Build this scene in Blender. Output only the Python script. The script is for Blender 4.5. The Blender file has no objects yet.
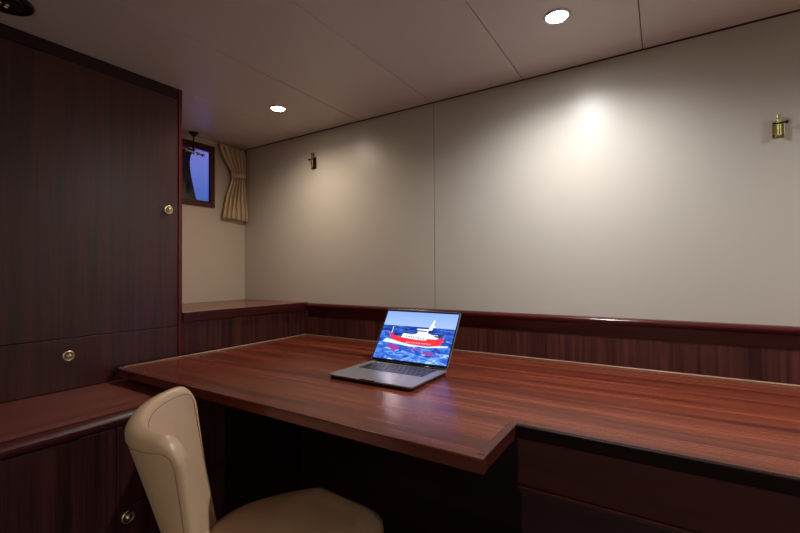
import bpy, bmesh, math, random
from mathutils import Vector, Matrix
random.seed(7)
PI = math.pi
SC = bpy.context.scene
COL = SC.collection

# ------------------------------------------------------------------ materials
def new_mat(name):
    m = bpy.data.materials.new(name); m.use_nodes = True
    nt = m.node_tree; b = nt.nodes['Principled BSDF']
    return m, nt, b

def plain(name, col, rough=.5, metal=0., spec=.5, coat=0., bump=0., bscale=200.):
    m, nt, b = new_mat(name)
    b.inputs['Base Color'].default_value = (*col, 1)
    b.inputs['Roughness'].default_value = rough
    b.inputs['Metallic'].default_value = metal
    b.inputs['Specular IOR Level'].default_value = spec
    b.inputs['Coat Weight'].default_value = coat
    # slight procedural variation of the colour
    tc = nt.nodes.new('ShaderNodeTexCoord'); n = nt.nodes.new('ShaderNodeTexNoise')
    n.inputs['Scale'].default_value = bscale if bump else 6
    nt.links.new(tc.outputs['Object'], n.inputs['Vector'])
    if bump:
        bp = nt.nodes.new('ShaderNodeBump'); bp.inputs['Strength'].default_value = bump
        bp.inputs['Distance'].default_value = .002
        nt.links.new(n.outputs['Fac'], bp.inputs['Height']); nt.links.new(bp.outputs['Normal'], b.inputs['Normal'])
    else:
        mx = nt.nodes.new('ShaderNodeMapRange')
        mx.inputs['To Min'].default_value = rough * .93; mx.inputs['To Max'].default_value = min(1, rough * 1.07)
        nt.links.new(n.outputs['Fac'], mx.inputs['Value']); nt.links.new(mx.outputs['Result'], b.inputs['Roughness'])
    return m

def wood(name, dark, light, grain='Z', rough=.35, coat=0., streak=1., plank=0., spec=.5, contrast=1.):
    """veneer: fine grain lines running along one axis"""
    m, nt, b = new_mat(name); N = nt.nodes; L = nt.links
    tc = N.new('ShaderNodeTexCoord')
    mp = N.new('ShaderNodeMapping')
    s = [64, 64, 64]; s['XYZ'.index(grain)] = 1.6
    mp.inputs['Scale'].default_value = s
    L.new(tc.outputs['Object'], mp.inputs['Vector'])
    n1 = N.new('ShaderNodeTexNoise'); n1.inputs['Scale'].default_value = 1.; n1.inputs['Detail'].default_value = 6
    n1.inputs['Roughness'].default_value = .62; n1.inputs['Distortion'].default_value = .4
    L.new(mp.outputs['Vector'], n1.inputs['Vector'])
    mp2 = N.new('ShaderNodeMapping')
    s2 = [11, 11, 11]; s2['XYZ'.index(grain)] = .7
    mp2.inputs['Scale'].default_value = s2
    L.new(tc.outputs['Object'], mp2.inputs['Vector'])
    n2 = N.new('ShaderNodeTexNoise'); n2.inputs['Scale'].default_value = 1.; n2.inputs['Detail'].default_value = 3
    n2.inputs['Distortion'].default_value = 1.4
    L.new(mp2.outputs['Vector'], n2.inputs['Vector'])
    mix = N.new('ShaderNodeMath'); mix.operation = 'MULTIPLY_ADD'
    mix.inputs[1].default_value = .55 * streak; 
    L.new(n1.outputs['Fac'], mix.inputs[0]); 
    h = N.new('ShaderNodeMath'); h.operation = 'MULTIPLY'; h.inputs[1].default_value = 1 - .55 * streak
    L.new(n2.outputs['Fac'], h.inputs[0]); L.new(h.outputs[0], mix.inputs[2])
    last = mix.outputs[0]
    if plank:
        # planks laid side by side along the grain: each with a tone of its own
        sx = N.new('ShaderNodeSeparateXYZ'); L.new(tc.outputs['Object'], sx.inputs[0])
        d = N.new('ShaderNodeMath'); d.operation = 'DIVIDE'; d.inputs[1].default_value = plank
        L.new(sx.outputs['Y' if grain == 'X' else 'X'], d.inputs[0])
        fl = N.new('ShaderNodeMath'); fl.operation = 'FLOOR'; L.new(d.outputs[0], fl.inputs[0])
        d2 = N.new('ShaderNodeMath'); d2.operation = 'MULTIPLY_ADD'; d2.inputs[1].default_value = .61
        L.new(fl.outputs[0], d2.inputs[0]); 
        dx = N.new('ShaderNodeMath'); dx.operation = 'DIVIDE'; dx.inputs[1].default_value = 3.1
        L.new(sx.outputs['X' if grain == 'X' else 'Y'], dx.inputs[0]); L.new(dx.outputs[0], d2.inputs[2])
        fl2 = N.new('ShaderNodeMath'); fl2.operation = 'FLOOR'; L.new(d2.outputs[0], fl2.inputs[0])
        cb = N.new('ShaderNodeCombineXYZ'); L.new(fl.outputs[0], cb.inputs[0]); L.new(fl2.outputs[0], cb.inputs[1])
        wn = N.new('ShaderNodeTexWhiteNoise'); wn.noise_dimensions = '3D'; L.new(cb.outputs[0], wn.inputs['Vector'])
        a = N.new('ShaderNodeMath'); a.operation = 'MULTIPLY_ADD'; a.inputs[1].default_value = .15
        L.new(wn.outputs['Value'], a.inputs[0])
        sb = N.new('ShaderNodeMath'); sb.operation = 'SUBTRACT'; sb.inputs[1].default_value = .075
        L.new(last, sb.inputs[0]); L.new(sb.outputs[0], a.inputs[2]); last = a.outputs[0]
    cr = N.new('ShaderNodeValToRGB')
    cr.color_ramp.elements[0].position = .5 - .2 / contrast; cr.color_ramp.elements[0].color = (*dark, 1)
    cr.color_ramp.elements[1].position = .5 + .2 / contrast; cr.color_ramp.elements[1].color = (*light, 1)
    L.new(last, cr.inputs[0]); L.new(cr.outputs[0], b.inputs['Base Color'])
    rr = N.new('ShaderNodeMapRange'); rr.inputs['To Min'].default_value = rough * .85; rr.inputs['To Max'].default_value = rough * 1.2
    L.new(n2.outputs['Fac'], rr.inputs['Value']); L.new(rr.outputs[0], b.inputs['Roughness'])
    b.inputs['Coat Weight'].default_value = coat; b.inputs['Coat Roughness'].default_value = .12
    b.inputs['Specular IOR Level'].default_value = spec
    bp = N.new('ShaderNodeBump'); bp.inputs['Strength'].default_value = .08; bp.inputs['Distance'].default_value = .0006
    L.new(n1.outputs['Fac'], bp.inputs['Height']); L.new(bp.outputs['Normal'], b.inputs['Normal'])
    return m

def emis(name, col, s):
    m, nt, b = new_mat(name)
    b.inputs['Base Color'].default_value = (.02, .02, .02, 1)
    b.inputs['Emission Color'].default_value = (*col, 1); b.inputs['Emission Strength'].default_value = s
    b.inputs['Roughness'].default_value = .3
    return m

M = {}
M['wall'] = plain('satin_cream_panel', (.56, .53, .46), .36, spec=.55)
M['wall_end'] = plain('matt_cream_panel', (.60, .52, .42), .5, spec=.4)
M['far'] = plain('pale_far_wall', (.74, .74, .70), .6)
M['joint'] = plain('dark_joint', (.11, .085, .07), .8)
M['ceiling'] = plain('ceiling_panel', (.65, .605, .565), .45, spec=.45)
M['floor'] = plain('dark_carpet', (.13, .11, .10), .95, bump=.5, bscale=300)
M['door'] = wood('wardrobe_veneer', (.021, .0040, .0045), (.090, .018, .017), 'Z', .34, spec=.75, contrast=1.35, streak=1.25)
M['benchf'] = wood('bench_front_veneer', (.018, .004, .006), (.085, .020, .023), 'Z', .33, spec=.5, contrast=1.3, streak=1.25)
M['benchtop'] = wood('bench_top_veneer', (.085, .018, .014), (.27, .078, .055), 'Y', .33, spec=.4, streak=.6)
M['edge'] = wood('lit_mahogany_edging', (.11, .010, .012), (.19, .022, .022), 'Z', .22, spec=.5, streak=.4)  # red post, base lightened for lamp light falling on its corner
M['edgex'] = wood('mahogany_nosing', (.045, .006, .007), (.11, .017, .014), 'X', .22, spec=.5, streak=.4)
M['edgey'] = wood('mahogany_nosing_across', (.04, .006, .007), (.085, .013, .012), 'Y', .28, spec=.45, streak=.15)
M['desk'] = wood('desk_mahogany_strips', (.062, .008, .005), (.24, .053, .023), 'X', .26, coat=.0, streak=.9, plank=.031, spec=.62, contrast=1.2)
M['panel'] = wood('upstand_veneer', (.024, .0055, .0055), (.112, .030, .023), 'Z', .4, spec=.4, contrast=1.6, streak=1.25)
M['nose'] = wood('desk_lipping', (.065, .011, .008), (.15, .030, .018), 'X', .22, streak=.6, spec=.55)
M['nosey'] = wood('desk_lipping_across', (.05, .010, .009), (.10, .022, .018), 'Y', .22, streak=.6, spec=.55)
M['apron'] = wood('apron_veneer', (.032, .0045, .0045), (.085, .012, .010), 'X', .3)
M['darklip'] = wood('dark_lipping', (.008, .002, .002), (.016, .004, .004), 'X', .45, spec=.15)  # darker lipping for the set-back front edge
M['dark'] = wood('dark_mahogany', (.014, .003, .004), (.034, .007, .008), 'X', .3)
M['shelf'] = wood('ledge_top_veneer', (.10, .035, .022), (.24, .10, .06), 'Y', .25)
M['bead'] = plain('pale_sealing_bead', (.42, .28, .18), .4)
M['brass'] = plain('polished_brass', (.98, .86, .64), .2, 1.)
M['obrass'] = plain('aged_brass', (.52, .46, .20), .33, 1.)
M['dbrass'] = plain('darkened_brass', (.14, .09, .035), .35, 1.)
M['bronze'] = plain('dark_bronze', (.03, .02, .018), .35, .6)
M['chrome'] = plain('satin_chrome', (.7, .7, .7), .2, 1.)
M['lens2'] = emis('white_lamp_lens', (1, .97, .95), 60)
M['lens1'] = emis('warm_lamp_lens', (1, .84, .68), 34)
M['leather'] = plain('cream_leather', (.62, .43, .275), .36, bump=.12, bscale=420)
M['seam'] = plain('leather_seam', (.36, .25, .14), .6)
M['leg'] = wood('chair_leg_wood', (.02, .006, .004), (.05, .015, .01), 'Z')
M['lap'] = plain('grey_aluminium', (.27, .265, .29), .32, .4)
M['lapd'] = plain('black_bezel', (.008, .008, .01), .2)
M['key'] = plain('black_key', (.015, .015, .02), .35)
M['hull'] = plain('dark_hull_lining', (.005, .004, .008), .7)
M['liner'] = wood('window_liner_wood', (.012, .003, .004), (.03, .008, .008), 'Y', .4)

def fabric():
    m, nt, b = new_mat('fold_shaded_curtain_fabric'); N = nt.nodes; L = nt.links
    tc = N.new('ShaderNodeTexCoord'); mp = N.new('ShaderNodeMapping'); mp.inputs['Scale'].default_value = (1, 1, 1)
    L.new(tc.outputs['UV'], mp.inputs['Vector'])
    w = N.new('ShaderNodeTexWave'); w.inputs['Scale'].default_value = 3.6; w.inputs['Distortion'].default_value = .3
    w.bands_direction = 'X'
    L.new(mp.outputs['Vector'], w.inputs['Vector'])
    cr = N.new('ShaderNodeValToRGB')
    cr.color_ramp.elements[0].position = .1; cr.color_ramp.elements[0].color = (.30, .20, .10, 1)  # darker bands: shade of the folds put into the cloth colour
    cr.color_ramp.elements[1].position = .45; cr.color_ramp.elements[1].color = (.66, .52, .33, 1)
    L.new(w.outputs['Fac'], cr.inputs[0]); L.new(cr.outputs[0], b.inputs['Base Color'])
    b.inputs['Roughness'].default_value = .85; b.inputs['Sheen Weight'].default_value = .2
    return m
M['curtain'] = fabric()
M['tie'] = plain('tie_band_fabric', (.62, .50, .33), .8)

def glass():
    m, nt, b = new_mat('window_pane_glass')
    b.inputs['Base Color'].default_value = (.9, .92, 1, 1)
    b.inputs['Roughness'].default_value = .02; b.inputs['Transmission Weight'].default_value = 1
    b.inputs['IOR'].default_value = 1.45
    return m
M['glass'] = glass()

# ------------------------------------------------------------------ mesh helpers (world coordinates)
def bx(bm, x0, x1, y0, y1, z0, z1, mi=0):
    vs = [bm.verts.new((x, y, z)) for x in (x0, x1) for y in (y0, y1) for z in (z0, z1)]
    for f in ((0, 1, 3, 2), (4, 6, 7, 5), (0, 4, 5, 1), (2, 3, 7, 6), (0, 2, 6, 4), (1, 5, 7, 3)):
        fc = bm.faces.new([vs[i] for i in f]); fc.material_index = mi
    return vs

def frame_axes(d):
    d = Vector(d).normalized()
    a = Vector((0, 0, 1)) if abs(d.z) < .9 else Vector((1, 0, 0))
    u = d.cross(a).normalized(); return u, d.cross(u).normalized(), d

def lathe(bm, base, d, prof, n=24, mi=0):
    """prof: (radius, distance along d)"""
    u, v, w = frame_axes(d); base = Vector(base); rings = []
    for r, h in prof:
        if r < 1e-6: rings.append([bm.verts.new(base + w * h)])
        else: rings.append([bm.verts.new(base + w * h + (u * math.cos(2 * PI * i / n) + v * math.sin(2 * PI * i / n)) * r) for i in range(n)])
    for a, b in zip(rings, rings[1:]):
        for i in range(n):
            j = (i + 1) % n
            q = [a[i % len(a)], a[j % len(a)], b[j % len(b)], b[i % len(b)]]
            q = list(dict.fromkeys(q))
            if len(q) > 2:
                try: bm.faces.new(q).material_index = mi
                except ValueError: pass
    for r in (rings[0], rings[-1]):
        if len(r) > 2: bm.faces.new(r).material_index = mi

def tube(bm, pts, r, n=8, mi=0):
    pts = [Vector(p) for p in pts]; rings = []
    up = None
    for i, p in enumerate(pts):
        d = (pts[min(i + 1, len(pts) - 1)] - pts[max(i - 1, 0)]).normalized()
        if up is None: up = frame_axes(d)[0]
        up = (up - d * up.dot(d)).normalized(); v = d.cross(up)
        rings.append([bm.verts.new(p + (up * math.cos(2 * PI * k / n) + v * math.sin(2 * PI * k / n)) * r) for k in range(n)])
    for a, b in zip(rings, rings[1:]):
        for k in range(n):
            bm.faces.new([a[k], a[(k + 1) % n], b[(k + 1) % n], b[k]]).material_index = mi
    bm.faces.new(rings[0]); bm.faces.new(rings[-1])

def prism(bm, poly, axis, a0, a1, mi=0):
    """poly: 2-D outline in the two other axes (in x,y,z order), extruded along axis"""
    def P(u, v, a):
        c = [u, v]; c.insert(axis, a); return c
    A = [bm.verts.new(P(u, v, a0)) for u, v in poly]; B = [bm.verts.new(P(u, v, a1)) for u, v in poly]
    bm.faces.new(A).material_index = mi; bm.faces.new(B[::-1]).material_index = mi
    n = len(poly)
    for i in range(n): bm.faces.new([A[i], B[i], B[(i + 1) % n], A[(i + 1) % n]]).material_index = mi

def BM(): return bmesh.new()

def root_loc(o):
    while o.parent: o = o.parent
    return Vector(o.location)

def obj(name, bm, mats, parent=None, origin=None, bevel=0., seg=2, smooth=False, local=False):
    if not isinstance(mats, (list, tuple)): mats = [mats]
    off = Vector((0, 0, 0))
    if parent is not None and not local: off = root_loc(parent)
    elif origin is not None: off = Vector(origin)
    for v in bm.verts: v.co -= off
    bmesh.ops.recalc_face_normals(bm, faces=bm.faces[:])
    if smooth:
        for f in bm.faces: f.smooth = True
    me = bpy.data.meshes.new(name); bm.to_mesh(me); bm.free()
    for m in mats: me.materials.append(M[m] if isinstance(m, str) else m)
    o = bpy.data.objects.new(name, me); COL.objects.link(o)
    if parent is not None: o.parent = parent
    elif origin is not None: o.location = origin
    if bevel:
        b = o.modifiers.new('Bevel', 'BEVEL'); b.width = bevel; b.segments = seg; b.limit_method = 'ANGLE'
        b.angle_limit = math.radians(35); b.harden_normals = False
    return o

def tag(o, label, cat, group=None, kind=None):
    o['label'] = label; o['category'] = cat
    if group: o['group'] = group
    if kind: o['kind'] = kind
    return o

def thing(name, label, cat, loc, rotz=0., group=None):
    o = bpy.data.objects.new(name, None); COL.objects.link(o)
    o.location = loc; o.rotation_euler = (0, 0, rotz); o.empty_display_size = .05
    return tag(o, label, cat, group)

def struct(name, bm, mats, label=None, cat=None, **k):
    o = obj(name, bm, mats, **k)
    if 'parent' not in k or k['parent'] is None:
        o['kind'] = 'structure'
        if label: o['label'] = label; o['category'] = cat
    return o

# ------------------------------------------------------------------ dimensions
CEIL = 1.972; ROOM_X = 4.65; ROOM_Y = -3.9
DESK = .750

# ------------------------------------------------------------------ room shell
b = BM(); bx(b, -.05, ROOM_X + .05, ROOM_Y - .05, .06, -.05, 0)
struct('floor', b, 'floor', 'dark carpeted cabin floor under the desk', 'floor')

b = BM()
seams = [-.04, .088, .546, 1.002, 1.457, 1.911, 2.366, 2.821, 3.277, 3.732, 4.188, ROOM_X + .04]
for x0, x1 in zip(seams, seams[1:]):
    bx(b, x0 + .0014, x1 - .0014, ROOM_Y, -.004, CEIL, CEIL + .012)
bx(b, -.05, ROOM_X + .05, ROOM_Y - .05, .06, CEIL + .0121, CEIL + .05, 1)
struct('ceiling', b, ['ceiling', 'joint'], 'panelled beige ceiling with thin joints', 'ceiling', bevel=.0012)

b = BM()
for x0, x1 in ((-.03, 1.4635), (1.4665, 2.96), (2.963, ROOM_X)):
    bx(b, x0, x1, 0, .018, 0, CEIL - .004)
bx(b, -.05, ROOM_X + .05, .0181, .06, 0, CEIL + .02, 1)
struct('wall_back', b, ['wall', 'joint'], 'satin cream wall panels behind the desk', 'wall', bevel=.001)

WY0, WY1, WZ0, WZ1 = -.70, -.262, 1.578, 1.89      # pane opening
b = BM()
bx(b, -.03, 0, ROOM_Y, -.0, 0, WZ0 - .015)
bx(b, -.03, 0, ROOM_Y, -.0, WZ1 + .015, CEIL)
bx(b, -.03, 0, ROOM_Y, WY0 - .015, WZ0 - .015, WZ1 + .015)
bx(b, -.03, 0, WY1 + .015, -.0, WZ0 - .015, WZ1 + .015)
struct('wall_left', b, 'wall_end', 'cream end wall holding the small window', 'wall')
b = BM(); bx(b, -.05, ROOM_X + .05, ROOM_Y - .05, ROOM_Y, 0, CEIL)
struct('wall_front', b, 'far', 'plain cream wall behind the viewer', 'wall')
b = BM(); bx(b, ROOM_X, ROOM_X + .05, ROOM_Y, 0, 0, CEIL)
struct('wall_right', b, 'far', 'plain cream wall to the right of the desk', 'wall')

# window with its deep liner and the round-cornered hull port behind the pane
w = bpy.data.objects.new('window_1', None); COL.objects.link(w); w.location = (0, (WY0 + WY1) / 2, WZ0); w['kind'] = 'structure'
b = BM()
F = .031
bx(b, -.012, .014, WY0 - F, WY1 + F, WZ0 - F - .003, WZ0)
bx(b, -.012, .014, WY0 - F, WY1 + F, WZ1, WZ1 + F + .012)
bx(b, -.012, .014, WY0 - F, WY0, WZ0, WZ1)
bx(b, -.012, .014, WY1, WY1 + F, WZ0, WZ1)
obj('window_frame', b, 'edgey', w, bevel=.003)
b = BM(); bx(b, -.010, -.006, WY0, WY1, WZ0, WZ1); obj('glass', b, 'glass', w)
b = BM()
HX = -.20
LY0, LY1, LZ0, LZ1 = WY0 - .05, .08, WZ0 - .09, WZ1 + .075
for q in ((HX, -.0301, LY0 - .02, LY0, LZ0 - .02, LZ1 + .02), (HX, -.0301, LY1, LY1 + .02, LZ0 - .02, LZ1 + .02),
          (HX, -.0301, LY0, LY1, LZ0 - .02, LZ0), (HX, -.0301, LY0, LY1, LZ1, LZ1 + .02)):
    bx(b, *q)
obj('window_liner', b, 'liner', w)
# hull plate with a superellipse port
b = BM()
pc = (-.100, 1.72); n = 48
inner = []; outer = []
for i in range(n):
    a = 2 * PI * i / n
    c, s = math.cos(a), math.sin(a); k = 2 / 3.
    zz_ = .24 * math.copysign(abs(s) ** k, s)
    inner.append((pc[0] + .152 * math.copysign(abs(c) ** k, c) - zz_ * .22, pc[1] + zz_))
    m_ = max(abs(c), abs(s)); outer.append((pc[0] - .2 + .62 * c / m_, pc[1] + .50 * s / m_))
va = [b.verts.new((HX - .001, y + (.0 if False else 0), z)) for y, z in inner]; vb = [b.verts.new((HX - .001, y, z)) for y, z in outer]
vc = [b.verts.new((HX - .02, y, z)) for y, z in inner]; vd = [b.verts.new((HX - .02, y, z)) for y, z in outer]
for i in range(n):
    j = (i + 1) % n
    for q in ((va[i], va[j], vb[j], vb[i]), (vc[i], vd[i], vd[j], vc[j]), (va[i], vc[i], vc[j], va[j]), (vb[i], vb[j], vd[j], vd[i])): b.faces.new(q)
obj('hull_port', b, 'hull', w)

# ------------------------------------------------------------------ trims
b = BM()
prof = [(0, .942), (-.012, .944), (-.026, .942), (-.033, .936), (-.034, .930), (-.030, .922), (-.022, .918), (-.012, .914), (-.010, .868), (0, .868)]
prism(b, prof, 0, .601, ROOM_X)
struct('trim_1', b, 'edgex', 'dark mahogany rail running along the back wall', 'rail', bevel=.001)
b = BM(); bx(b, .589, ROOM_X, -.010, 0, .756, .868)
struct('trim_2', b, 'panel', 'dark veneer upstand between desk and rail', 'upstand')

# ------------------------------------------------------------------ brass pulls
def knob(parent, base, d, r=.0205, name='knob'):
    b = BM()
    lathe(b, base, d, [(r, 0), (r, .004), (r * .93, .0075), (r * .74, .0085), (r * .64, .006), (r * .60, .003), (.0001, .003)], 28)
    k = obj(name, b, 'brass', parent, smooth=False, bevel=0)
    for p in k.data.polygons: p.use_smooth = True
    b = BM()
    lathe(b, base, d, [(r * .50, .002), (r * .50, .010), (r * .42, .014), (r * .22, .0165), (0, .017)], 20)
    obj('push_button', b, 'brass', k, smooth=True)
    return k

# ------------------------------------------------------------------ wardrobe
X_F = .554; WEND = -.757; WLEFT = -2.25; BT = .696
wd = thing('wardrobe', 'tall dark mahogany veneered wardrobe left of the nook, round brass pulls', 'wardrobe', (.28, -1.5, BT))
b = BM(); bx(b, .002, X_F - .022, WLEFT, WEND - .004, BT + .001, CEIL - .001); obj('body', b, 'dark', wd)
b = BM(); bx(b, X_F - .022, X_F + .002, WLEFT, WEND - .017, 1.926, CEIL - .001); obj('head_rail', b, 'dark', wd, bevel=.001)
b = BM(); bx(b, .002, X_F + .003, WEND - .004, WEND, BT + .001, CEIL - .001)
bx(b, X_F - .022, X_F + .003, WEND - .017, WEND - .004, BT + .001, CEIL - .001); obj('corner_post', b, 'edge', wd, bevel=.0015)
dr = BM(); bx(dr, X_F - .020, X_F, -1.66, WEND - .0195, .8895, 1.9235); dr = obj('door', dr, 'door', wd, bevel=.001)
knob(dr, (X_F, -.821, 1.411), (1, 0, 0))
dr = BM(); bx(dr, X_F - .020, X_F, WLEFT, -1.6625, .8895, 1.9235); obj('door', dr, 'door', wd, bevel=.001)
lw = BM(); bx(lw, X_F - .020, X_F, -1.60, WEND - .0195, BT + .003, .8865); lw = obj('drawer', lw, 'door', wd, bevel=.001)
knob(lw, (X_F, -1.187, .823), (1, 0, 0))
lw = BM(); bx(lw, X_F - .020, X_F, WLEFT, -1.6025, BT + .003, .8865); obj('drawer', lw, 'door', wd, bevel=.001)

# ------------------------------------------------------------------ bench locker under the wardrobe
bn = thing('bench_locker', 'low mahogany bench locker under the wardrobe, rounded front nosing', 'bench', (.5, -1.6, 0))
BY1 = -.30
b = BM(); bx(b, .002, .978, WLEFT, BY1, .02, BT - .022); obj('body', b, 'dark', bn)
b = BM(); bx(b, .002, .99, WLEFT, BY1, BT - .0215, BT); obj('bench_top', b, 'benchtop', bn)
b = BM()
pr = []
for i in range(13):
    a = -PI / 2 + PI * i / 12
    pr.append((.994 + .020 * math.cos(a), BT - .021 + .021 * math.sin(a)))
# keep (x, z) outline
prism(b, [(.982, BT - .042)] + pr + [(.982, BT)], 1, WLEFT, BY1)
obj('nosing', b, 'edgey', bn, smooth=False)
fx0, fx1 = .9785, .998
b = BM(); bx(b, fx0, fx1, WLEFT, -1.2165, .09, .652); obj('side_panel', b, 'benchf', bn, bevel=.001)
d1 = BM(); bx(d1, fx0, fx1, -1.2145, -.84, .4065, .652); d1 = obj('drawer', d1, 'benchf', bn, bevel=.001)
knob(d1, (fx1, -1.173, .618), (1, 0, 0))
d2 = BM(); bx(d2, fx0, fx1, -1.2145, -.84, .09, .4035); d2 = obj('door', d2, 'benchf', bn, bevel=.001)
knob(d2, (fx1, -1.184, .368), (1, 0, 0))
b = BM(); bx(b, .80, .95, WLEFT, BY1, 0.0005, .02); obj('plinth', b, 'dark', bn)

# ------------------------------------------------------------------ ledge in the nook (low corner cabinet)
lc = thing('corner_ledge', 'low mahogany ledge in the nook below the window', 'ledge', (.28, -.38, BT))
b = BM(); bx(b, .002, .549, WEND + .001, -.002, BT + .001, .901); obj('body', b, 'dark', lc)
b = BM(); prism(b, [(.549, WEND + .001), (.5565, WEND + .001), (.588, -.0105), (.549, -.0105)], 2, .756, .901); obj('front_panel', b, 'panel', lc)
b = BM(); prism(b, [(.002, WEND + .001), (.5565, WEND + .001), (.589, -.0005), (.002, -.0005)], 2, .902, .9465); obj('ledge_top', b, 'shelf', lc)
b = BM(); prism(b, [(.5567, WEND + .0005), (.5625, WEND + .0005), (.600, -.0005), (.5895, -.0005)], 2, .900, .9475); obj('front_lip', b, 'edgey', lc, bevel=.004, seg=3)

# ------------------------------------------------------------------ desk
DX0, DX1 = .592, ROOM_X - .002; FY, FY2, STEP = -1.037, -.815, 2.112
T = .031
dk = thing('desk', 'long built-in mahogany desk top stepping back on the right, laptop on it', 'desk', (2.0, -.5, DESK - T))
W_ = .020
b = BM()
bx(b, DX0, STEP - W_, FY + W_, -.012, DESK - T, DESK)
bx(b, STEP - W_, DX1, FY2 + .012, -.012, DESK - T, DESK)
bx(b, STEP - W_, STEP - W_ + .0001, FY + W_, FY2 + .012, DESK - T, DESK)
obj('desk_top', b, 'desk', dk)
def nose(y0):   # outline (y,z) of a rounded front lipping
    r = .004; p = []
    for i in range(7):
        a = PI / 2 + PI / 2 * i / 6; p.append((y0 + r + r * math.cos(a), DESK + .0005 - r + r * math.sin(a)))
    for i in range(7):
        a = PI + PI / 2 * i / 6; p.append((y0 + r + r * math.cos(a), DESK - T + r + r * math.sin(a)))
    return p
b = BM(); prism(b, nose(FY) + [(FY + W_, DESK - T), (FY + W_, DESK + .0005)], 0, DX0, STEP)
obj('front_nosing', b, 'nose', dk)
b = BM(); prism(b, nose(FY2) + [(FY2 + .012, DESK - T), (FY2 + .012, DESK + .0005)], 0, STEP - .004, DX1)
obj('front_nosing', b, 'darklip', dk)
b = BM(); bx(b, STEP - W_, STEP, FY + W_ + .0002, FY2 + .012, DESK - T, DESK + .0012)
obj('step_nosing', b, 'nosey', dk, bevel=.0025, seg=3)
b = BM(); bx(b, DX0 - .016, DX0, FY + .004, -.002, DESK - T, DESK + .003); obj('side_nosing', b, 'edgey', dk, bevel=.003)
b = BM()
tube(b, [(DX0 + .001, FY + .02, DESK + .002), (DX0 + .001, -.014, DESK + .002)], .0042)
obj('sealing_bead', b, 'bead', dk, smooth=True)
b = BM()
tube(b, [(DX0, -.013, DESK + .002), (DX1, -.013, DESK + .002)], .0034)
obj('sealing_bead', b, 'bead', dk, smooth=True)
# apron under the set-back part
b = BM(); bx(b, STEP, DX1, FY2 + .012, FY2 + .030, .602, DESK - T - .0002)
obj('apron', b, 'apron', dk, bevel=.001)
b = BM(); bx(b, STEP, DX1, FY2 + .006, FY2 + .030, .594, .602); obj('apron_bead', b, 'edgex', dk, bevel=.002)
b = BM(); bx(b, STEP, STEP + .018, FY2 + .031, -.012, .594, DESK - T - .0002); obj('apron_side', b, 'dark', dk)
b = BM(); bx(b, 1.02, 2.10, -.47, -.45, .001, DESK - T - .0002); obj('back_panel', b, 'dark', dk)

# pedestal with drawers below the apron
pd = thing('desk_pedestal', 'dark drawer pedestal below the set-back right part of the desk', 'drawer unit', (2.6, -.5, 0))
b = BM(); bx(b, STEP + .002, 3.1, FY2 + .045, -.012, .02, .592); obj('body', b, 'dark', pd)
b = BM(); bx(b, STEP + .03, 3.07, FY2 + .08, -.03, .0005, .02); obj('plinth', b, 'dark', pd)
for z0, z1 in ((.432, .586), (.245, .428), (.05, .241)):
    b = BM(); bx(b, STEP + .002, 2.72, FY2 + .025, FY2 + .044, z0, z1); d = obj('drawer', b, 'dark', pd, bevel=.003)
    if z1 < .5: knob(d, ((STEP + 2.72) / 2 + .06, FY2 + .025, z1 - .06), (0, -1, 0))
b = BM(); bx(b, 2.724, 3.1, FY2 + .025, FY2 + .044, .05, .586); obj('door', b, 'benchf', pd, bevel=.002)

# ------------------------------------------------------------------ laptop
LX0, LX1, LYF, LYB = 1.406, 1.752, -.712, -.452
BZ = DESK + .0012
lp = thing('laptop', 'open grey laptop showing a red ship on its lit screen', 'laptop', ((LX0 + LX1) / 2, -.58, BZ))
def rrect(x0, x1, y0, y1, r, n=6):
    p = []
    for cx_, cy_, a0 in ((x1 - r, y1 - r, 0), (x0 + r, y1 - r, 90), (x0 + r, y0 + r, 180), (x1 - r, y0 + r, 270)):
        for i in range(n + 1):
            a = math.radians(a0 + 90 * i / n); p.append((cx_ + r * math.cos(a), cy_ + r * math.sin(a)))
    return p
b = BM(); prism(b, rrect(LX0, LX1, LYF, LYB, .010), 2, BZ + .0085, BZ + .0142)
bse = obj('base', b, 'lap', lp, bevel=.0012)
b = BM(); prism(b, rrect(LX0 + .004, LX1 - .004, LYF + .004, LYB - .004, .010), 2, BZ, BZ + .0085)
obj('underside', b, 'lapd', bse)
b = BM(); bx(b, (LX0 + LX1) / 2 - .03, (LX0 + LX1) / 2 + .03, LYF - .0004, LYF + .004, BZ + .0105, BZ + .0146)
obj('lid_notch', b, 'lapd', lp, bevel=.0005)
KT = BZ + .0142
kb = BM(); prism(kb, rrect(LX0 + .030, LX1 - .030, LYF + .128, LYB - .016, .003), 2, KT - .0005, KT + .0002)
kb = obj('keyboard', kb, 'lap', lp)
kx0, kx1, ky0, ky1 = LX0 + .032, LX1 - .032, LYF + .130, LYB - .018
rows = [[1.5] + [1] * 12 + [1], [1] * 13 + [1.5], [1.5] + [1] * 13, [1.8] + [1] * 11 + [1.8], [2.3] + [1] * 10 + [2.3], [1, 1, 1, 1.3, 5.2, 1.3, 1, 1, 1, 1]]
rh = (ky1 - ky0) / 6
for r, ks in enumerate(rows):
    tot = sum(ks); x = kx0
    for kwid in ks:
        wd_ = kwid / tot * (kx1 - kx0)
        b = BM(); bx(b, x + .0024, x + wd_ - .0024, ky1 - (r + 1) * rh + .0026, ky1 - r * rh - .0026, KT + .0002, KT + .0014)
        obj('key', b, 'key', kb); x += wd_
b = BM(); prism(b, rrect((LX0 + LX1) / 2 - .072, (LX0 + LX1) / 2 + .072, LYF + .012, LYF + .112, .004), 2, KT, KT + .0003)
obj('trackpad', b, plain('trackpad_grey', (.26, .255, .28), .28, .4), lp)
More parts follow.
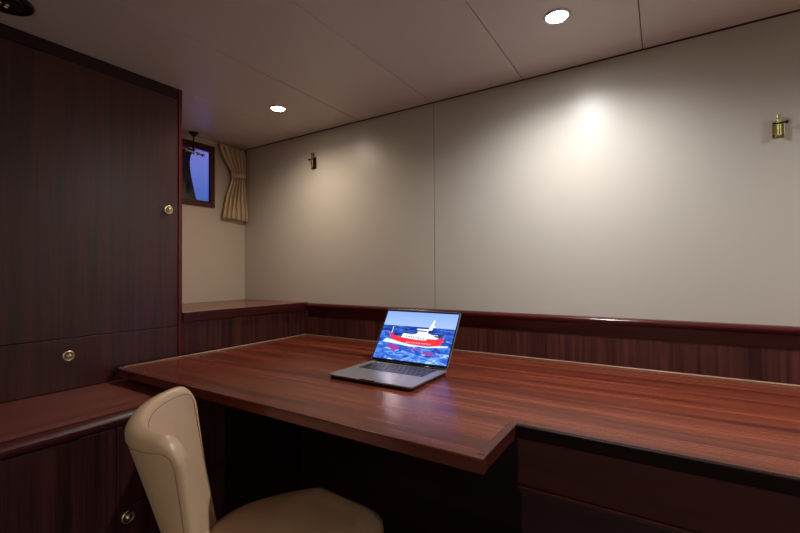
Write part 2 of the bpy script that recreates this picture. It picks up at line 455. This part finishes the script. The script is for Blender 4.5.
# lid
TH = math.radians(56.5); LH = .236
hinge = Vector((0, LYB - .004, KT + .003))
ldir = Vector((0, math.cos(TH), math.sin(TH))); lnor = Vector((0, -math.sin(TH), math.cos(TH)))
def L3(u, v, d):   # u across 0..1 from left, v from top 0..1, d out of the screen
    return Vector((LX0 + u * (LX1 - LX0), 0, 0)) + Vector((0, hinge.y, hinge.z)) + ldir * ((1 - v) * LH) + lnor * d
def lidprism(poly, d0, d1):
    b = BM(); A = [b.verts.new(L3(u, v, d0)) for u, v in poly]; B = [b.verts.new(L3(u, v, d1)) for u, v in poly]
    b.faces.new(A); b.faces.new(B[::-1]); n = len(poly)
    for i in range(n): b.faces.new([A[i], B[i], B[(i + 1) % n], A[(i + 1) % n]])
    return b
lp2 = [(x / .346, y / .236) for x, y in rrect(0, .346, 0, .236, .009)]
lid = obj('lid', lidprism(lp2, -.0035, .0005), 'lap', lp, bevel=.0008)
obj('bezel', lidprism([(x / .346, y / .236) for x, y in rrect(.002, .344, .002, .234, .008)], .0004, .0009), 'lapd', lid)
b = BM(); tube(b, [(LX0 + .03, hinge.y, KT + .002), (LX1 - .03, hinge.y, KT + .002)], .0042, 10); obj('hinge', b, 'lapd', lp, smooth=True)

# screen picture: a red ship with white superstructure on a blue sea, one mesh
def sea_mat():
    m, nt, bs = new_mat('screen_sea'); N = nt.nodes; L = nt.links
    tc = N.new('ShaderNodeTexCoord'); mp = N.new('ShaderNodeMapping'); mp.inputs['Scale'].default_value = (7, 15, 1)
    L.new(tc.outputs['UV'], mp.inputs['Vector'])
    n = N.new('ShaderNodeTexNoise'); n.inputs['Scale'].default_value = 1.; n.inputs['Detail'].default_value = 5; n.inputs['Distortion'].default_value = 1.2
    n.inputs['Roughness'].default_value = .65
    L.new(mp.outputs['Vector'], n.inputs['Vector'])
    sx = N.new('ShaderNodeSeparateXYZ'); L.new(tc.outputs['UV'], sx.inputs[0])
    # waves grow towards the bottom of the picture
    a = N.new('ShaderNodeMapRange'); a.inputs['From Min'].default_value = .7; a.inputs['From Max'].default_value = .1
    a.inputs['To Min'].default_value = -.08; a.inputs['To Max'].default_value = .06
    L.new(sx.outputs['Y'], a.inputs['Value'])
    ad = N.new('ShaderNodeMath'); ad.operation = 'ADD'; L.new(n.outputs['Fac'], ad.inputs[0]); L.new(a.outputs[0], ad.inputs[1])
    cr = N.new('ShaderNodeValToRGB'); e = cr.color_ramp.elements
    e[0].position = .36; e[0].color = (.004, .02, .15, 1); e[1].position = .74; e[1].color = (.50, .72, .92, 1)
    k = e.new(.50); k.color = (.02, .08, .42, 1); k = e.new(.60); k.color = (.08, .22, .66, 1)
    L.new(ad.outputs[0], cr.inputs[0]); L.new(cr.outputs[0], bs.inputs['Emission Color'])
    bs.inputs['Emission Strength'].default_value = SCR; bs.inputs['Base Color'].default_value = (.01, .01, .01, 1); bs.inputs['Roughness'].default_value = .15
    return m
def sky_mat():
    m, nt, bs = new_mat('screen_sky'); N = nt.nodes; L = nt.links
    tc = N.new('ShaderNodeTexCoord'); sx = N.new('ShaderNodeSeparateXYZ'); L.new(tc.outputs['UV'], sx.inputs[0])
    cr = N.new('ShaderNodeValToRGB'); e = cr.color_ramp.elements
    e[0].position = .68; e[0].color = (.27, .38, .78, 1); e[1].position = 1; e[1].color = (.17, .30, .78, 1)
    L.new(sx.outputs['Y'], cr.inputs[0]); L.new(cr.outputs[0], bs.inputs['Emission Color'])
    bs.inputs['Emission Strength'].default_value = SCR; bs.inputs['Base Color'].default_value = (.01, .01, .01, 1); bs.inputs['Roughness'].default_value = .15
    return m
SCR = .74
smats = [sky_mat(), sea_mat(), emis('screen_red', (.85, .015, .03), SCR), emis('screen_white', (.80, .92, 1.), SCR),
         emis('screen_dark', (.01, .02, .06), SCR), emis('screen_pink', (.24, .03, .24), SCR), emis('screen_grey', (.25, .38, .55), SCR), emis('screen_foam', (.50, .66, .88), SCR)]
b = BM(); uvl = b.loops.layers.uv.new('UVMap'); depth = [.0010]
S0, S1, T0, T1 = .020, .980, .040, .945
def pic(poly, mi):
    vs = [b.verts.new(L3(S0 + (S1 - S0) * u, T0 + (T1 - T0) * v, depth[0])) for u, v in poly]
    f = b.faces.new(vs); f.material_index = mi
    for l, (u, v) in zip(f.loops, poly): l[uvl].uv = (u, 1 - v)
    depth[0] += .00002
pic([(0, 0), (0, .31), (1, .31), (1, 0)], 0)
pic([(0, .305), (0, 1), (1, 1), (1, .305)], 1)
pic([(.06, .66), (.10, .585), (.18, .60), (.34, .65), (.50, .68), (.70, .685), (.88, .645), (.96, .64), (.97, .655), (.90, .68), (.80, .69), (.70, .71), (.60, .70), (.45, .715), (.36, .70), (.25, .68), (.12, .67)], 7)   # wake
pic([(.14, .70), (.22, .69), (.30, .72), (.34, .75), (.31, .77), (.34, .79), (.29, .80), (.27, .84), (.20, .82), (.22, .79), (.15, .77), (.18, .74)], 5)      # hull reflection
pic([(.44, .745), (.56, .74), (.66, .765), (.60, .775), (.50, .77)], 5)
pic([(.62, .80), (.74, .79), (.84, .82), (.78, .835), (.82, .85), (.72, .85), (.68, .83)], 5)
pic([(.11, .45), (.20, .515), (.34, .545), (.50, .565), (.66, .57), (.66, .535), (.78, .53), (.89, .49), (.885, .54), (.86, .62), (.84, .655), (.66, .675), (.44, .665), (.28, .63), (.18, .59)], 2)  # hull
pic([(.31, .54), (.33, .455), (.45, .475), (.52, .44), (.52, .36), (.655, .355), (.66, .42), (.72, .45), (.80, .45), (.82, .50), (.78, .527), (.665, .53), (.66, .565), (.50, .56)], 3)
pic([(.50, .345), (.67, .34), (.672, .365), (.502, .368)], 3)
pic([(.515, .372), (.64, .368), (.642, .395), (.517, .40)], 4)
pic([(.655, .35), (.675, .28), (.66, .275), (.68, .26), (.70, .15), (.715, .15), (.71, .26), (.74, .29), (.715, .30), (.70, .36)], 3)
pic([(.73, .455), (.80, .46), (.88, .41), (.885, .43), (.82, .50), (.77, .49)], 4)
pic([(.152, .33), (.158, .33), (.160, .48), (.154, .47)], 3)
for i in range(8):
    u = .375 + i * .034; v = .495 + i * .004
    pic([(u, v), (u + .017, v + .001), (u + .017, v + .033), (u, v + .032)], 4)
for i in range(10):
    u = .40 + i * .035
    pic([(u, .628), (u + .018, .629), (u + .014, .640), (u + .003, .639)], 3)
obj('screen', b, smats, lid)

# ------------------------------------------------------------------ chair
CH_A = math.radians(-33.5); CH_P = (1.612, -1.108, 0)
ch = thing('chair', 'cream leather chair with curved low back pulled up to the desk', 'chair', CH_P, CH_A)
def crom(pts, n=6, closed=True):
    out = []; m = len(pts)
    for i in range(m):
        p0, p1, p2, p3 = (Vector(pts[(i + k - 1) % m]) for k in range(4))
        for s in range(n):
            t = s / n
            out.append(.5 * ((2 * p1) + (-p0 + p2) * t + (2 * p0 - 5 * p1 + 4 * p2 - p3) * t * t + (-p0 + 3 * p1 - 3 * p2 + p3) * t ** 3))
    return out
half = [(0, .262), (.055, .250), (.135, .205), (.205, .165), (.228, .140), (.240, .05), (.222, -.075), (.16, -.155), (.07, -.19)]
outl = half + [(0, -.197)] + [(-x, y) for x, y in half[:0:-1]]
outl = crom([(x, y) for x, y in outl], 5)
b = BM()
rings = []
for sc, z in ((.90, .372), (.985, .380), (1.0, .395), (1.0, .435), (.985, .450), (.955, .459), (.90, .464), (.7, .468), (.4, .470), (.1, .471)):
    rings.append([b.verts.new((p.x * sc, .02 + (p.y - .02) * sc, z)) for p in outl])
n = len(outl)
for A, B in zip(rings, rings[1:]):
    for i in range(n): b.faces.new([A[i], A[(i + 1) % n], B[(i + 1) % n], B[i]])
b.faces.new(rings[0]); b.faces.new(rings[-1])
seat = obj('seat', b, 'leather', ch, local=True, smooth=True)
b = BM(); pts = [(p.x * .99, .02 + (p.y - .02) * .99, .4515) for p in outl]; tube(b, pts + [pts[0]], .0022, 6)
obj('piping', b, 'seam', seat, local=True, smooth=True)
b = BM()
r0 = [b.verts.new((p.x * .84, .02 + (p.y - .02) * .84, .335)) for p in outl]; r1 = [b.verts.new((p.x * .86, .02 + (p.y - .02) * .86, .3725)) for p in outl]
for i in range(n): b.faces.new([r0[i], r0[(i + 1) % n], r1[(i + 1) % n], r1[i]])
b.faces.new(r0); b.faces.new(r1)
obj('seat_frame', b, 'leg', ch, local=True)
# curved backrest
BW, BDEP, BY = .200, .114, -.197
def bp(u, v):
    """u -1..1 across, v 0..1 up; centre line of the shell"""
    ph = u * math.radians(86)
    s = math.sin(ph)
    top = .828 - .010 * (1 - abs(u)) - .05 * max(0, (abs(u) - .80) / .20) ** 2
    z = .365 + (top - .365) * v
    lean = .15 * (1 - (z - .365) / .45) 
    wz = BW * (1 - .10 * (1 - v))
    return Vector((wz * s, BY - BDEP * (math.cos(ph)) + lean * (.30 + .70 * math.cos(ph)), z))
b = BM(); NU, NV = 36, 14; TK = .042
grid_o = []; grid_i = []
def nrm(u, v):
    e = .01
    t1 = bp(min(1, u + e), v) - bp(max(-1, u - e), v); t2 = bp(u, min(1, v + e)) - bp(u, max(0, v - e))
    return t1.cross(t2).normalized()       # points outward (-y side) or inward, fixed below
ctr = Vector((0, 0, .6))
def shell(u, v, off):
    p = bp(u, v); nn = nrm(u, v)
    o_ = Vector((p.x, p.y - .05, 0))
    if nn.dot(o_) < 0: nn = -nn
    return p + nn * off
def rim_scale(t):   # thickness eases to the rim, giving a rounded top edge
    return math.sqrt(max(0, 1 - t * t))
vs_list = [i / NV for i in range(NV + 1)]
def thick(u, v):
    tv = max(0, (v - .955) / .045); tu = max(0, (abs(u) - .93) / .07)
    return TK / 2 * rim_scale(min(1, (tv ** 2.6 + tu ** 2.6) ** .5)) 
V = [0, .12, .25, .4, .55, .7, .8, .88, .93, .955, .972, .985, .994, 1.0]
U = [-1, -.995, -.985, -.97, -.95, -.93] + [-.9 + 1.8 * i / 30 for i in range(31)] + [.93, .95, .97, .985, .995, 1]
GO = [[b.verts.new(shell(u, v, thick(u, v))) for u in U] for v in V]
GI = [[b.verts.new(shell(u, v, -thick(u, v))) for u in U] for v in V]
for G in (GO, GI):
    for j in range(len(V) - 1):
        for i in range(len(U) - 1): b.faces.new([G[j][i], G[j][i + 1], G[j + 1][i + 1], G[j + 1][i]])
for i in range(len(U) - 1):
    b.faces.new([GO[0][i], GI[0][i], GI[0][i + 1], GO[0][i + 1]]); 
    b.faces.new([GO[-1][i], GO[-1][i + 1], GI[-1][i + 1], GI[-1][i]])
for j in range(len(V) - 1):
    b.faces.new([GO[j][0], GO[j + 1][0], GI[j + 1][0], GI[j][0]]); b.faces.new([GO[j][-1], GI[j][-1], GI[j + 1][-1], GO[j + 1][-1]])
bmesh.ops.remove_doubles(b, verts=b.verts[:], dist=.0002)
bk = obj('backrest', b, 'leather', ch, local=True, smooth=True)
sm = bk.modifiers.new('Smooth', 'SUBSURF'); sm.levels = 1; sm.render_levels = 1
for sgn in (1, -1):
    b = BM(); us = [-.90 + 1.8 * i / 40 for i in range(41)]
    path = [shell(-.925, v, sgn * (thick(-.925, v) + .0002)) for v in (.1, .3, .5, .7, .85, .92)]
    path += [shell(u, .952, sgn * (thick(u, .952) + .0002)) for u in us]
    path += [shell(.925, v, sgn * (thick(.925, v) + .0002)) for v in (.92, .85, .7, .5, .3, .1)]
    tube(b, path, .0011, 6); obj('seam', b, 'seam', bk, local=True, smooth=True)
for sx_ in (-1, 1):
    for y, kx in ((.15, .15), (-.12, .12)):
        b = BM()
        top_ = Vector((sx_ * kx, y, .337)); bot = Vector((sx_ * (kx + .02), y + math.copysign(.03, y), 0.001))
        ra, rb = .019, .012; A = []; B = []
        for i in range(12):
            a = 2 * PI * i / 12
            A.append(b.verts.new(top_ + Vector((math.cos(a), math.sin(a), 0)) * ra)); B.append(b.verts.new(bot + Vector((math.cos(a), math.sin(a), 0)) * rb))
        for i in range(12): b.faces.new([A[i], A[(i + 1) % 12], B[(i + 1) % 12], B[i]])
        b.faces.new(A); b.faces.new(B)
        obj('leg', b, 'leg', ch, local=True)

# ------------------------------------------------------------------ curtain
cu = thing('curtain', 'short cream curtain with painted fold shade, tied back right of the window', 'curtain', (.03, -.1, 1.49))
keys = [(1.958, -.216, -.016), (1.93, -.214, -.016), (1.88, -.190, -.016), (1.83, -.158, -.018), (1.79, -.128, -.022), (1.765, -.122, -.024),
        (1.74, -.128, -.022), (1.68, -.150, -.016), (1.60, -.176, -.012), (1.53, -.192, -.008), (1.488, -.200, -.006)]
b = BM(); uvl = b.loops.layers.uv.new('UVMap'); NF = 96; NR = 40; G = []
def kinterp(t):
    x = t * (len(keys) - 1); i = min(int(x), len(keys) - 2); f = x - i; f = f * f * (3 - 2 * f) if False else f
    return [keys[i][k] + (keys[i + 1][k] - keys[i][k]) * f for k in range(3)]
for j in range(NR + 1):
    t = j / NR; z, y0, y1 = kinterp(t); row = []
    wdt = (y1 - y0) / .2
    for i in range(NF + 1):
        s = i / NF
        amp = .010 * (.55 + .45 * min(1, abs(z - 1.77) / .12))
        x = .034 + amp * math.sin(s * 2 * PI * 6.0 + .5 * math.sin(3 * z * 6)) + .004 * math.sin(s * 31 + z * 9)
        zz = z + (.006 * math.sin(s * 2 * PI * 6) if j == NR else 0) - (.012 * s if j == NR else 0)
        yy = y0 + (y1 - y0) * s
        row.append(b.verts.new((x, yy, zz)))
    G.append(row)
for j in range(NR):
    for i in range(NF):
        f = b.faces.new([G[j][i], G[j][i + 1], G[j + 1][i + 1], G[j + 1][i]])
        for l, (ii, jj) in zip(f.loops, ((i, j), (i + 1, j), (i + 1, j + 1), (i, j + 1))): l[uvl].uv = (ii / NF, 1 - jj / NR)
c_ = obj('cloth', b, 'curtain', cu, smooth=True)
s_ = c_.modifiers.new('Thickness', 'SOLIDIFY'); s_.thickness = .0016
b = BM()
pts = [(.034 + .0185 * math.cos(a) , -.073 + .056 * math.sin(a)) for a in [2 * PI * i / 32 for i in range(32)]]
A = [b.verts.new((x, y, 1.758 + .10 * (y + .073))) for x, y in pts]; B = [b.verts.new((x, y, 1.790 + .10 * (y + .073))) for x, y in pts]
for i in range(32): b.faces.new([A[i], A[(i + 1) % 32], B[(i + 1) % 32], B[i]])
t_ = obj('tie_band', b, 'tie', cu, smooth=True); s_ = t_.modifiers.new('Thickness', 'SOLIDIFY'); s_.thickness = .002
b = BM(); tube(b, [(.034, -.225, 1.951), (.034, -.006, 1.951)], .0045, 10); obj('curtain_rod', b, 'obrass', cu, smooth=True)

# ------------------------------------------------------------------ brass bracket hung from the ceiling by the window
cb = thing('ceiling_bracket', 'small dark brass bracket with crossbar hanging from ceiling by the window', 'bracket', (.05, -.395, CEIL))
b = BM(); lathe(b, (.05, -.397, CEIL - .0005), (0, 0, -1), [(.030, 0), (.028, .004), (.013, .017), (.008, .024), (0, .025)], 20); obj('ceiling_plate', b, 'bronze', cb, smooth=True)
b = BM(); lathe(b, (.05, -.397, CEIL - .02), (0, 0, -1), [(.0045, 0), (.0045, .05), (.009, .055), (.009, .075), (.0045, .08), (.0045, .112)], 12); obj('stem', b, 'bronze', cb, smooth=True)
b = BM(); tube(b, [(.052, -.48, 1.862), (.052, -.33, 1.847)], .0055, 10)
for y in (-.475, -.445, -.37, -.338):
    lathe(b, (.052, y - .006, 1.862 - (y + .48) * .1), (0, 1, -.1), [(.004, 0), (.0105, .002), (.0105, .009), (.004, .012)], 12)
obj('crossbar', b, 'brass', cb, smooth=True)

# ------------------------------------------------------------------ brass wall latches
def latch(x, z, s, side, name_label, mt='obrass'):
    t = thing('wall_latch', name_label, 'wall fitting', (x, 0, z), 0, 'brass latches on the back wall')
    w2, h2 = .016 * s, .027 * s
    b = BM(); bx(b, x - w2, x + w2, -.004, -.0002, z - h2, z + h2); p = obj('back_plate', b, mt, t, bevel=.001)
    for ax in (-.011, .011):
        for az in (-.021, .021):
            b = BM(); lathe(b, (x + ax * s, -.004, z + az * s), (0, -1, 0), [(.0028 * s, 0), (.0022 * s, .0012), (0, .0016)], 10); obj('screw', b, 'bronze', p)
    b = BM(); lathe(b, (x, -.014, z - h2 * .85), (0, 0, 1), [(.0062 * s, 0), (.0062 * s, h2 * .55), (.0048 * s, h2 * .56), (.0048 * s, h2 * .66), (.0062 * s, h2 * .67), (.0062 * s, h2 * 1.3), (.0048 * s, h2 * 1.31), (.0052 * s, h2 * 1.75)], 18)
    obj('barrel', b, mt, t, smooth=False)
    b = BM(); lathe(b, (x, -.014, z + h2 * .8), (0, 0, 1), [(.0045 * s, 0), (.0045 * s, .010 * s), (.0065 * s, .012 * s), (.0065 * s, .022 * s), (.004 * s, .025 * s)], 14); obj('pin', b, mt, t)
    b = BM(); tube(b, [(x - side * .012 * s, -.018, z + .016 * s), (x + side * .016 * s, -.020, z + .016 * s)], .0024 * s, 8)
    lathe(b, (x + side * .014 * s, -.020, z + .016 * s), (side, 0, 0), [(.002 * s, 0), (.0055 * s, .002), (.0055 * s, .006), (.002 * s, .009)], 12)
    obj('thumb_screw', b, 'bronze', t)
latch(2.749, 1.592, 1.0, 1, 'aged brass latch plate on the wall at the far right above the desk')
latch(.652, 1.786, 1.3, -1, 'dark brass latch on the wall near the nook, between curtain and panel joint', 'dbrass')

# ------------------------------------------------------------------ downlights
def downlight(x, y, lens, label, col, watt, lit=True):
    t = thing('ceiling_light', label, 'ceiling light', (x, y, CEIL), 0, 'recessed downlights in the ceiling' if lit else None)
    b = BM(); prof = [(.0335, -.0005), (.0335, .0035), (.0355, .0050), (.0400, .0045), (.0430, .0005), (.0430, -.0005)]
    u = 32; rings = [[b.verts.new((x + r * math.cos(2 * PI * i / u), y + r * math.sin(2 * PI * i / u), CEIL - .0008 - h)) for i in range(u)] for r, h in prof]
    rings.append(rings[0])
    for A, B in zip(rings, rings[1:]):
        for i in range(u): b.faces.new([A[i], A[(i + 1) % u], B[(i + 1) % u], B[i]])
    obj('trim_ring', b, 'chrome', t, smooth=True)
    b = BM(); lathe(b, (x, y, CEIL - .0008), (0, 0, -1), [(.0332, 0), (.0332, .0022), (.022, .0032), (0, .0036)], 28); obj('lens', b, lens, t, smooth=True)
    ld = bpy.data.lights.new('downlight_spot', 'SPOT'); ld.energy = watt; ld.color = col; ld.spot_size = math.radians(SPOT); ld.spot_blend = 1.0; ld.shadow_soft_size = .022
    lo = bpy.data.objects.new('lamp', ld); COL.objects.link(lo); lo.location = (0, 0, -.012); lo.parent = t
SPOT = 158
downlight(2.135, -.397, 'lens2', 'bright white round downlight in the ceiling above the desk, nearer the viewer', (1, .98, 1.0), 20)
downlight(.764, -.375, 'lens1', 'smaller-looking warm downlight in the ceiling near the nook and curtain', (1, .82, .66), 10)
# unseen downlights, added to give the cabin its fill light
downlight(2.45, -3.2, 'lens1', 'added unseen downlight for fill, straight behind the viewer', (1, .92, .80), 13)
downlight(4.1, -2.45, 'lens1', 'added unseen downlight for fill, behind the viewer on the right', (1, .92, .80), 25)
downlight(1.40, -2.9, 'lens1', 'added unseen downlight for fill, behind the viewer, nearest the wardrobe', (1, .88, .76), 7)
downlight(3.5, -.39, 'lens2', 'added downlight for fill, far right above the desk, outside the view', (1, .97, .96), 27)

# dark round fitting above the wardrobe
ol = thing('ceiling_speaker', 'dark round unlit ceiling fitting with brass centre above the wardrobe', 'ceiling fitting', (.716, -1.409, CEIL))
cx_, cy_ = .716, -1.409
b = BM(); lathe(b, (cx_, cy_, CEIL - .0005), (0, 0, -1), [(.070, 0), (.070, .005), (.066, .009), (.061, .010), (.055, .007), (.0545, .004), (0, .004)], 48); obj('rim', b, 'bronze', ol, smooth=False)
b = BM(); lathe(b, (cx_, cy_, CEIL - .004), (0, 0, -1), [(.050, 0), (.048, .004), (.038, .006), (0, .006)], 40); obj('face_plate', b, plain('black_gloss', (.01, .008, .008), .25), ol)
for i in range(2):
    for j in range(2):
        b = BM(); px, py = cx_ - .016 + i * .015, cy_ - .010 + j * .017
        lathe(b, (px, py, CEIL - .0095), (0, 0, -1), [(.0055, 0), (.0055, .003), (.003, .005), (0, .0055)], 12); obj('brass_stud', b, 'brass', ol, smooth=True)

# ------------------------------------------------------------------ world: blue dusk outside the port
wd_ = bpy.data.worlds.new('World'); SC.world = wd_; wd_.use_nodes = True
nt = wd_.node_tree; bg = nt.nodes['Background']
tc = nt.nodes.new('ShaderNodeTexCoord'); sx = nt.nodes.new('ShaderNodeSeparateXYZ'); cr = nt.nodes.new('ShaderNodeValToRGB')
nt.links.new(tc.outputs['Generated'], sx.inputs[0]); nt.links.new(sx.outputs['Z'], cr.inputs[0])
e = cr.color_ramp.elements; e[0].position = .0; e[0].color = (.5, .5, 2.2, 1); e[1].position = .30; e[1].color = (.21, .20, .55, 1)  # strong blue added below the horizon, out of view, to tint the ceiling
k = e.new(.06); k.color = (.03, .09, .40, 1); k = e.new(.16); k.color = (.06, .13, .48, 1); k = e.new(.22); k.color = (.15, .19, .60, 1)
nt.links.new(cr.outputs[0], bg.inputs['Color']); bg.inputs['Strength'].default_value = .46

# ------------------------------------------------------------------ camera
yaw, pt, ro, fpx = .5652, .0132, -.006, 413.81
fw = Vector((-math.sin(yaw) * math.cos(pt), math.cos(yaw) * math.cos(pt), math.sin(pt)))
rt = Vector((math.cos(yaw), math.sin(yaw), 0)); up = rt.cross(fw)
r2 = rt * math.cos(ro) + up * math.sin(ro); u2 = -rt * math.sin(ro) + up * math.cos(ro)
cam = bpy.data.cameras.new('Camera'); co = bpy.data.objects.new('Camera', cam); COL.objects.link(co)
cam.sensor_fit = 'HORIZONTAL'; cam.sensor_width = 36; cam.lens = fpx * 36 / 800; cam.clip_start = .02
R = Matrix((r2, u2, -fw)).transposed()
co.matrix_world = Matrix.Translation((2.420, -1.8266, 1.127)) @ R.to_4x4()
SC.camera = co

vs = SC.view_settings
SC.display_settings.display_device = 'sRGB'
vs.view_transform = 'Standard'; vs.look = 'None'; vs.gamma = 1; vs.use_curve_mapping = False
vs.exposure = 1.14
